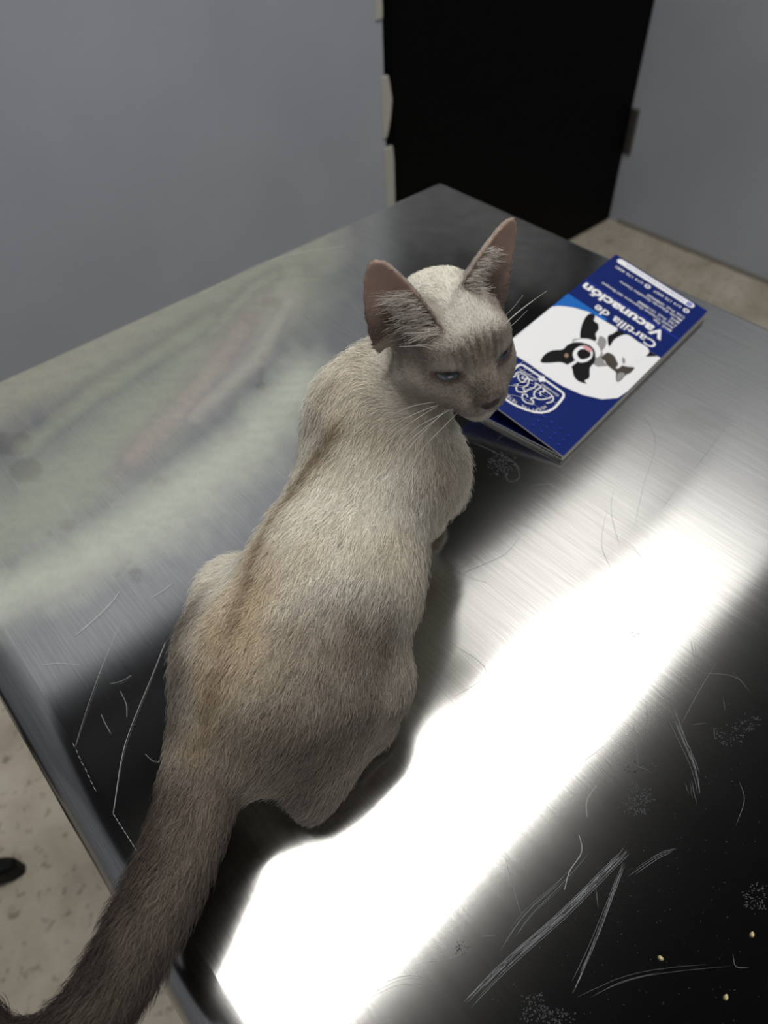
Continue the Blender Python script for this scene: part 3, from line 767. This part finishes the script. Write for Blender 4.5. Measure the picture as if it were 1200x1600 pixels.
nn_ = N.new('ShaderNodeVectorMath'); nn_.operation = 'NORMALIZE'; L.new(mxn.outputs[1], nn_.inputs[0]); L.new(nn_.outputs[0], B.inputs['Normal'])
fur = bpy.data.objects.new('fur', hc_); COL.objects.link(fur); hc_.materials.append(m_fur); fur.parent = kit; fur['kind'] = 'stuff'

# eyes
m_eye = mat('wet_eye', (.4,.4,.4,1), .06, 0, .6); N, L, B = nodes(m_eye)
a_ = N.new('ShaderNodeAttribute'); a_.attribute_name = 'iris'; L.new(a_.outputs['Color'], B.inputs['Base Color'])
for sx in (1,-1):
    bm = bmesh.new(); bmesh.ops.create_uvsphere(bm, u_segments=48, v_segments=32, radius=EYE_R)
    me = bm_mesh('eye', bm, True); A = eye_axes(sx)
    P = np.array([v_.co[:] for v_ in me.vertices])           # local axes: x right, y forward, z up
    g = np.array([-.10*sx, 1, -.12]); g /= np.linalg.norm(g); cosv = (P/EYE_R)@g
    ang = np.degrees(np.arccos(np.clip(cosv,-1,1))); col = np.tile(np.array([.62,.60,.58]), (len(P),1))
    k = ang < 62; col[k] = (.20,.255,.29); k = (ang > 50) & (ang < 64); col[k] = (.16,.19,.21)
    k = (np.abs(P[:,0]+1.6*sx) < 1.9*np.sqrt(np.clip(1-(P[:,2]/5.5)**2,0,1))) & (P[:,1] > 0); col[k] = (.16,.19,.21)
    col *= (.12+.88*sstep(1.6,-2.2,P[:,2]))[:,None]  # shade under the upper lid painted into the eye colour
    rg = np.ones((len(P),4), np.float32); rg[:,:3] = col
    me.vertices.foreach_set('co', (q2w(P@A.T+EYES[sx])-kit_loc).ravel())
    me.color_attributes.new('iris', 'FLOAT_COLOR', 'POINT').data.foreach_set('color', rg.ravel()); me.update()
    e_ = link('eye', me, m_eye, kit); e_['label'] = 'half closed pale blue grey eye'
# whiskers
m_wh = mat('whisker_white', (.85,.84,.80), .4)
def whisker(pts, r=.15):
    P = catmull(np.array(pts, float), 6); n = len(P)
    link('whisker', tube_mesh('whisker', q2w(P)-kit_loc, np.linspace(r, .06, n)*Q, 5), m_wh, kit)
for i in range(7):
    for sx in (1,-1):
        y_, z_ = 33-2.6*(i % 3), -10-2.6*(i//3); b0 = np.array([sx*11.0,y_-2,z_])
        out = np.array([sx*(22+4*(i % 3)), -12+6*(i//3)+4*(i % 3), -3-7*(i//3)-5*(i % 3)])
        whisker([hp(*b0), hp(*(b0+out*.5+np.array([0,1.5,2.5]))), hp(*(b0+out)), hp(*(b0+out*1.45+np.array([0,0,-5])))])
for sx in (1,-1):
    for i in range(3):
        b0 = np.array([sx*(13+2*i),20-1.5*i,13.5]); whisker([hp(*b0), hp(*(b0+np.array([sx*(4+3*i),4,9+i]))), hp(*(b0+np.array([sx*(11+6*i),5,15+i])))], .17)
        b0 = np.array([sx*26,8-5*i,-6+4*i])
        if sx < 0: whisker([hp(*b0), hp(*(b0+np.array([sx*8,2,3]))), hp(*(b0+np.array([sx*17,2,7+2*i])))], .14)

# ---------------------------------------------------------------- folded vaccination leaflet
BN = onz(CQ, 880, 713, 6.0); BF = onz(CQ, 1106, 486, 8.0); BL = onz(CQ, 963, 397, 31.0)
bl = np.linalg.norm(BN-BF); bv = (BN-BF)/bl
av = BL-BF; av -= bv*(av@bv); bw = np.linalg.norm(av); av /= bw; nv = np.cross(av, bv)
if nv[2] < 0: nv = -nv
bk_loc = q2w((BF+BN)/2*np.array([1,1,0]))
bk = tag(empty('vaccination_leaflet', bk_loc), 'navy blue folded vaccination leaflet with a dog and cat picture', 'leaflet')
def cab(x, y):
    d = ray(x, y); t = ((BF-CQ)@nv)/(d@nv); P = CQ+d*t-BF; return np.array([P@av, P@bv])
def cpt(a, b, h=0.0): return q2w(BF+av*a+bv*b+nv*h)-bk_loc
m_navy = mat('navy_print', srgb(9,33,104), .5, 0, .12)
m_navyd = mat('dark_navy_print', srgb(12,22,80), .5, 0, .12)
m_paper = mat('white_card_edge', srgb(215,213,208), .6)
m_pw = mat('white_print', srgb(240,241,244), .5, 0, .12)
m_blk = mat('black_print', srgb(16,17,20), .5, 0, .12)
m_gry = mat('grey_print', srgb(150,150,150), .5, 0, .12)
m_tab = mat('tabby_print', srgb(74,68,62), .5, 0, .12)
m_pnk = mat('pink_print', srgb(214,160,165), .5, 0, .12)
m_lb = mat('light_blue_print', srgb(28,104,190), .5, 0, .12)
m_mb = mat('mid_blue_print', srgb(40,66,190), .5, 0, .12)
def panel(name, quad_bottom, th, m, parent):
    # four corners (local metres), thickened upwards; coloured faces, white card edges
    P = np.array(quad_bottom); n = np.cross(P[1]-P[0], P[3]-P[0]); n /= np.linalg.norm(n)
    if n[2] < 0: n = -n
    V = np.vstack([P, P+n*th]); me = pymesh(name, V, [(0,1,2,3),(4,5,6,7),(0,1,5,4),(1,2,6,5),(2,3,7,6),(3,0,4,7)])
    o = link(name, me, m, parent); me.materials.append(m_paper)
    for i, p in enumerate(me.polygons): p.material_index = 0 if i < 2 else 1
    bm = bmesh.new(); bm.from_mesh(me); bmesh.ops.recalc_face_normals(bm, faces=bm.faces[:]); bm.to_mesh(me); bm.free()
    return o
th = .0008
cover = panel('cover', [cpt(0,0,-.96), cpt(bw,0,-.96), cpt(bw,bl,-.96), cpt(0,bl,-.96)], th, m_navy, bk)
af = av*np.array([1,1,0]); af /= np.linalg.norm(af)
def fpt(a, b, z): 
    p = BF+bv*b+af*a; p[2] = z; return q2w(p)-bk_loc
panel('back_panel', [fpt(1.5,0,.6), fpt(bw+1.5,0,.6), fpt(bw+1.5,bl-1,.6), fpt(1.5,bl-1,.6)], th, m_navyd, bk)
panel('inner_panel', [fpt(.8,1,4.4), fpt(bw-1,1,3.6), fpt(bw-1,bl-1,2.6), fpt(.8,bl-1,3.4)], th, m_navyd, bk)
# folded spines: narrow strips closing the right-hand edge
panel('fold', [fpt(0,2,.7), fpt(1.4,2,.7), fpt(1.4,bl-1,.7), fpt(0,bl-1,.7)], .0028, m_paper, bk)
LAY = [.05]
def flat(name, ab, m, parent=cover):
    LAY[0] += .012; bm = bmesh.new(); vs = [bm.verts.new(cpt(np.clip(a,.3,bw-.3), np.clip(b,.3,bl-.3), LAY[0]+.02)) for a, b in ab]
    f = bm.faces.new(vs); bmesh.ops.triangulate(bm, faces=[f])
    me = bpy.data.meshes.new(name); bm.normal_update()
    if sum(f_.normal.z for f_ in bm.faces) < 0: bmesh.ops.reverse_faces(bm, faces=bm.faces[:])
    bm.to_mesh(me); bm.free(); return link(name, me, m, parent)
def pxs(pts, ox, oy, s): return [cab(ox+x/s, oy+y/s) for x, y in pts]
def smoothp(pts, n=4):
    P = np.array(pts, float); N_ = len(P); out = []
    for i in range(N_):
        a, b, c, d = P[i-1], P[i], P[(i+1)%N_], P[(i+2)%N_]
        for t in np.arange(n)/n: out.append(.5*((2*b)+(c-a)*t+(2*a-5*b+4*c-d)*t*t+(3*b-a-3*c+d)*t**3))
    return out
def stroke(name, ab, wd, m, parent=cover, closed=False):
    P = np.array(ab, float)
    if closed: P = np.vstack([P, P[:1]])
    T = np.gradient(P, axis=0); T /= np.linalg.norm(T, axis=1, keepdims=True)+1e-9; S = np.stack([-T[:,1], T[:,0]], 1)*wd/2
    LAY[0] += .012; h = LAY[0]+.02; n = len(P); V = [cpt(*(p+s_), h) for p, s_ in zip(P, S)]+[cpt(*(p-s_), h) for p, s_ in zip(P, S)]
    return link(name, pymesh(name, V, [(i, n+i, n+i+1, i+1) for i in range(n-1)]), m, parent)
def textab(name, s, a, b, height, m, width=None, bold=0, rot=0, align='LEFT'):
    cu_ = bpy.data.curves.new(name, 'FONT'); cu_.body = s; cu_.size = 1; cu_.offset = bold; cu_.align_x = align
    o = bpy.data.objects.new(name, cu_); COL.objects.link(o); bpy.context.view_layer.update()
    me = bpy.data.meshes.new_from_object(o.evaluated_get(bpy.context.evaluated_depsgraph_get())); bpy.data.objects.remove(o)
    P = np.array([v_.co[:2] for v_ in me.vertices]); 
    if len(P) == 0: return
    kx = ky = height/.70
    if width: kx = width/(P[:,0].max()-P[:,0].min()); P[:,0] -= P[:,0].min()
    LAY[0] += .012; c, s_ = math.cos(rot), math.sin(rot); out = []
    for x, y in P*np.array([kx,ky]): out.append(cpt(a+x*c-y*s_, b+x*s_+y*c, LAY[0]+.02))
    me.vertices.foreach_set('co', np.array(out).ravel()); me.update(); me.materials.clear(); return link(name, me, m, cover)
# picture field
flat('light_blue_wave', [(bw-.3,88),(bw-.3,128),(60,128),(60,88)], m_lb)
oval = [cab(*p) for p in ((855,481),(862,479),(871,478),(884,479),(897,481),(921,488),(1033,560),(1012,588),(1000,603),(985,615),(965,622),(940,624),(910,617),(880,604),(860,592),(830,571))]
flat('white_oval', [(bw-.3,118)]+oval+[(bw-.3,192)], m_pw)
c3 = lambda pts: pxs(pts, 800, 460, 4.615)
flat('dog_chest_black', smoothp(c3([(490,305),(500,230),(530,165),(565,138),(600,155),(590,190),(622,215),(625,250),(602,285),(608,330),(560,338),(510,325)]), 3), m_blk)
flat('dog_chest_white', c3([(600,152),(690,205),(762,245),(735,280),(700,290),(690,330),(692,370),(655,425),(625,420),(610,330),(603,285),(625,250),(622,212),(590,188)]), m_pw)
flat('dog_chest_shade', smoothp(c3([(640,300),(680,330),(670,380),(640,410),(615,370),(622,320)]), 3), m_gry)
flat('dog_chest_patch', smoothp(c3([(692,300),(725,285),(770,258),(812,288),(760,310),(730,335),(702,378),(690,340)]), 2), m_blk)
flat('dog_scruff', smoothp(c3([(432,345),(500,318),(575,328),(625,365),(655,430),(665,490),(690,512),(640,520),(590,505)]), 3), m_gry)
flat('dog_collar_white', smoothp(c3([(432,345),(500,320),(575,330),(622,370),(640,430),(600,455),(560,380),(500,345)]), 3), m_pw)
flat('dog_head_black', smoothp(c3([(205,488),(235,435),(290,405),(365,397),(400,365),(455,348),(540,358),(585,390),(600,430),(594,490),(562,530),(558,600),(522,622),(538,645),(480,627),(445,590),(432,530),(405,512),(350,490),(265,495)]), 3), m_blk)
flat('dog_muzzle_white', smoothp(c3([(438,430),(455,395),(500,372),(550,378),(580,410),(575,455),(540,485),(490,492),(450,470)]), 4), m_pw)
flat('dog_nose', smoothp(c3([(468,430),(485,402),(520,395),(560,415),(565,445),(530,466),(490,465)]), 4), m_blk)
flat('dog_tongue', smoothp(c3([(505,372),(530,368),(575,395),(575,415),(550,412),(520,392)]), 3), m_pnk)
flat('dog_blaze', smoothp(c3([(398,512),(430,492),(455,478),(468,490),(440,512),(415,532)]), 3), m_pw)
flat('dog_eye', smoothp(c3([(376,440),(392,425),(408,440),(400,455),(384,455)]), 3), mat('brown_print', srgb(150,120,100), .4))
flat('cat_tail', c3([(980,402),(1050,447),(968,450)]), m_blk)
flat('cat_tabby', smoothp(c3([(640,450),(690,420),(740,450),(760,495),(800,515),(845,525),(885,530),(850,570),(825,578),(795,610),(760,634),(748,600),(750,565),(715,535),(685,510),(668,480)]), 2), m_tab)
flat('cat_ear_inner', smoothp(c3([(755,600),(765,570),(800,565),(815,585),(785,610),(762,628)]), 2), m_gry)
flat('cat_white', smoothp(c3([(642,452),(700,385),(755,315),(830,292),(905,340),(975,385),(985,425),(940,460),(900,485),(865,520),(800,512),(775,530),(748,535),(765,500),(740,445),(690,420)]), 3), m_pw)
flat('cat_shade', smoothp(c3([(795,455),(815,470),(812,500),(795,495)]), 3), m_gry)
# title and small print
flat('title_band', [(.3,57.6),(bw-.3,57.6),(bw-.3,58.6),(.3,58.6)], m_mb)
textab('title', 'Vacunación', 11.5, 61.3, 11.6, m_pw, 90, .04)
textab('title', 'Cartilla de', 11.5, 78.6, 10.2, m_pw, 66, .016)
for s, b, wd in (('MVZ. Esp.', 52.4, 20), ('Aneid Cristina Guerrero del Bosque', 47.4, 80), ('Céd. Prof. 12128868', 42.2, 42), ('MVZ.', 36.6, 10), ('Martín Eduardo González Castro', 31.6, 69), ('Céd. Prof. 10484420', 26.4, 41)):
    textab('small_print', s, 11, b, 3.4, m_pw, wd, .006)
textab('small_print', '614 175 4957', 20.5, 15.6, 3.6, m_pw, 30, .006); textab('small_print', '614 176 4081', 63.5, 15.6, 3.6, m_pw, 31, .006)
def disc(a, b, r, n=20): return [(a+r*math.cos(t), b+r*math.sin(t)) for t in np.linspace(0, 2*math.pi, n, endpoint=False)]
for a in (14.8, 58.0): flat('phone_icon', disc(a,17.3,3.1), m_pw); flat('phone_mark', disc(a,17.3,1.5), m_navy)
r_ = 4.0; pill = [(16+r_*math.cos(t), 6.6+r_*math.sin(t)) for t in np.linspace(math.pi/2, 3*math.pi/2, 10)]+[(95+r_*math.cos(t), 6.6+r_*math.sin(t)) for t in np.linspace(-math.pi/2, math.pi/2, 10)]
flat('address_bar', pill, m_pw); flat('address_icon', disc(17.2,6.6,2.9), m_mb)
stroke('address_icon_ring', disc(17.2,6.6,1.5), .5, m_pw, cover, True)
textab('small_print', 'hospitalveterinario', 23, 5.4, 2.6, m_mb, 66)
# crest
c5 = lambda pts: pxs(pts, 770, 550, 9.231)
crest = [(185,690),(120,560),(230,325),(300,255),(370,198),(400,188),(440,200),(700,375),(985,575),(1018,605),(1018,650),(960,730),(880,815),(800,860),(700,880),(600,872),(480,838),(370,795),(270,745),(185,690)]
stroke('crest_outline', np.array(c5(crest)), 2.1, m_pw)
flat('crest_cross', c5([(640,395),(672,370),(690,395),(715,352),(750,375),(738,400),(765,415),(740,440),(718,425),(690,440),(660,425),(668,408)]), m_pw)
for pts in ([(285,370),(320,355),(330,320),(375,295),(440,325),(500,370),(470,395),(420,385),(440,355)],[(365,320),(365,380),(395,430),(440,440),(480,400),(520,395),(575,425)],[(360,465),(335,520),(350,570),(410,585),(460,575),(435,520),(500,480),(520,400)],
            [(465,590),(510,550),(590,520),(620,480),(610,455),(690,500),(690,515),(620,560),(590,620),(620,670),(690,690),(770,680),(850,640),(780,580),(720,525),(740,575),(680,585),(690,640)],
            [(500,660),(480,620),(430,620),(425,680),(470,730),(530,750),(575,755),(580,720),(545,680),(600,665)],[(850,640),(870,670),(850,720),(770,745)]):
    stroke('crest_drawing', catm2(np.array(c5(pts)), 5), 1.1, m_pw)
p0, p1 = c5([(955,632),(705,462)]); d_ = p1-p0; textab('crest_name', 'González', *p0, 2.5, m_pw, float(np.linalg.norm(d_)), .006, math.atan2(d_[1], d_[0]))
p0, p1 = c5([(640,408),(390,245)]); d_ = p1-p0; textab('crest_name', 'Guerrero', *p0, 2.5, m_pw, float(np.linalg.norm(d_)), .006, math.atan2(d_[1], d_[0]))
arc = catm2(np.array(c5([(745,775),(670,810),(580,820),(480,795),(380,745),(280,670),(205,605),(150,530),(115,450),(110,370)])), 12)
sarc = np.r_[0, np.cumsum(np.linalg.norm(np.diff(arc, axis=0), axis=1))]; word = 'HOSPITAL VETERINARIO'
for i, ch in enumerate(word):
    if ch == ' ': continue
    s_ = i/len(word)*sarc[-1]; p = np.array([np.interp(s_, sarc, arc[:,0]), np.interp(s_, sarc, arc[:,1])]); q_ = np.array([np.interp(s_+1, sarc, arc[:,0]), np.interp(s_+1, sarc, arc[:,1])])
    textab('crest_letter', ch, *p, 3.0, m_pw, None if ch == 'I' else sarc[-1]/len(word)*.72, .006, math.atan2(*(q_-p)[::-1]))
for x, y in ((725,935),(652,998),(845,1022),(582,1062),(772,1088),(705,1155),(965,1112),(895,1180),(825,1248),(1083,1212),(1015,1275),(945,1342)):
    flat('dot', disc(*c5([(x,y)])[0], .75, 8), m_mb)

# ---------------------------------------------------------------- stool on the floor, only the tip of one foot shows
tip = onz(CW, 24, 1347, .035); hub = onz(CW, -260, 1440, .035); dv = hub-tip; dv[2] = 0; dv = dv/np.linalg.norm(dv)*.27; hub = tip+dv
stl = tag(empty('stool', (hub[0],hub[1],0)), 'black five-legged stool on the mottled floor beside the table', 'stool')
m_blkp = mat('black_plastic', srgb(16,16,17), .5, 0, .12)
for k in range(5):
    a = math.atan2(-dv[1], -dv[0])+k*2*math.pi/5; ca, sa = math.cos(a), math.sin(a); bm = bmesh.new(); rows = []
    for r, hw, zt, zb in ((.02,.024,.085,.05),(.12,.021,.072,.036),(.22,.0160,.046,.016),(.255,.0125,.040,.004),(.267,.0085,.038,.002),(.271,.005,.034,.002)):
        rows.append([bm.verts.new((ca*r-sa*y_, sa*r+ca*y_, z_)) for y_, z_ in ((-hw,zb),(hw,zb),(hw,zt-.006),(hw*.6,zt),(-hw*.6,zt),(-hw,zt-.006))])
    for p, q_ in zip(rows[:-1], rows[1:]):
        for i in range(6): bm.faces.new((p[i], p[(i+1)%6], q_[(i+1)%6], q_[i]))
    bm.faces.new(rows[0]); bm.faces.new(rows[-1]); link('foot', bm_mesh('foot', bm), m_blkp, stl)
def lathe(name, prof, m, parent, n=28):
    V = []; Fs = []
    for r, z in prof:
        for k in range(n): V.append((r*math.cos(2*math.pi*k/n), r*math.sin(2*math.pi*k/n), z))
    for i in range(len(prof)-1):
        for k in range(n): Fs.append((i*n+k, i*n+(k+1)%n, (i+1)*n+(k+1)%n, (i+1)*n+k))
    Fs += [tuple(range(n-1,-1,-1)), tuple((len(prof)-1)*n+k for k in range(n))]
    return link(name, pymesh(name, V, Fs, True), m, parent)
lathe('column', [(.034,.045),(.034,.09),(.020,.10),(.020,.40)], m_blkp, stl)
lathe('seat', [(.10,.40),(.155,.41),(.165,.43),(.16,.455),(.14,.465)], m_blkp, stl)

# ---------------------------------------------------------------- stray hairs, a modelled rim highlight and crumbs on the steel
m_hair_glint = mat('white_hair_and_glint', (.88,.87,.84), .4)
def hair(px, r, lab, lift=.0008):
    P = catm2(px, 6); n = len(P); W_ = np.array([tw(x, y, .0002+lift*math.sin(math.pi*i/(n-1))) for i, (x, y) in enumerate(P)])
    o = link('hair_or_glint', tube_mesh('hair_or_glint', W_-W_[0], np.full(n, r*.6), 4), m_hair_glint); o.location = W_[0]
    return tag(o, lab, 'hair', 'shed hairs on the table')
for px_, r, lab in (([(117,994),(150,965),(175,940),(187,924)], .00020, 'thick straight white hair near the dark paw print'), ([(236,934),(255,922),(271,911)], .00015, 'short straight white hair just beside the haunch of the cat'),
        ([(258,1004),(235,1062),(205,1135),(190,1185),(177,1270)], .00015, 'longest curved white hair running from the haunch to the rolled edge'), ([(188,975),(160,1040),(135,1110),(118,1165)], .00008, 'long faint hair running to the dented fold of the table'),
        ([(64,1040),(90,1036),(124,1039)], .0001, 'thin hair bowed like an arch near the rolled edge'), ([(188,1080),(197,1100),(198,1120)], .00009, 'tiny curved hair between the two long hairs'), ([(158,1116),(164,1130),(173,1146)], .00009, 'tiny slanting hair between the two long hairs'),
        ([(172,1068),(190,1064),(205,1055)], .00008, 'tiny flat-lying hair between the two long hairs'), ([(710,888),(735,900),(760,910)], .00013, 'white hair crossing from the cat shadow into the bright reflection'), ([(702,918),(722,930)], .0001, 'tiny white hair beside the flank of the cat'),
        ([(932,1228),(917,1250),(917,1277)], .00012, 'short hooked white hair beside the large dry paw smudge'), ([(905,1305),(909,1330),(890,1362),(882,1390)], .00012, 'wavy white hair among the long scratches'), ([(310,461),(400,415),(455,398),(505,389),(540,384)], .00013, 'long pale strand imitating the highlight on the table edge by the wall'),  # strand by the wall: the rim's highlight modelled as a pale thread
        ([(227,1178),(238,1188),(250,1190)], .00008, 'tiny hair beside the root of the tail')):
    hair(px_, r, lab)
m_cr = mat('pale_crumb', srgb(205,190,140), .7)
for x, y, lab in ((1033,1497,'pale crumb nearest the long scratches in the dark steel'),(1135,1558,'pale crumb nearest the corner of the dark steel'),(1176,1460,'pale crumb beside the dry smudge on the dark steel')):
    bm = bmesh.new(); bmesh.ops.create_icosphere(bm, subdivisions=2, radius=1)
    for v_ in bm.verts: v_.co = Vector((v_.co.x*.0011, v_.co.y*.0007, v_.co.z*.0006))*(1+.15*math.sin(9*v_.co.x+5*v_.co.y))
    o = link('crumb', bm_mesh('crumb', bm, True), m_cr, None, tw(x, y, .0006)); o.rotation_euler.z = random.uniform(0,3)
    tag(o, lab, 'crumb', 'crumbs on the table')
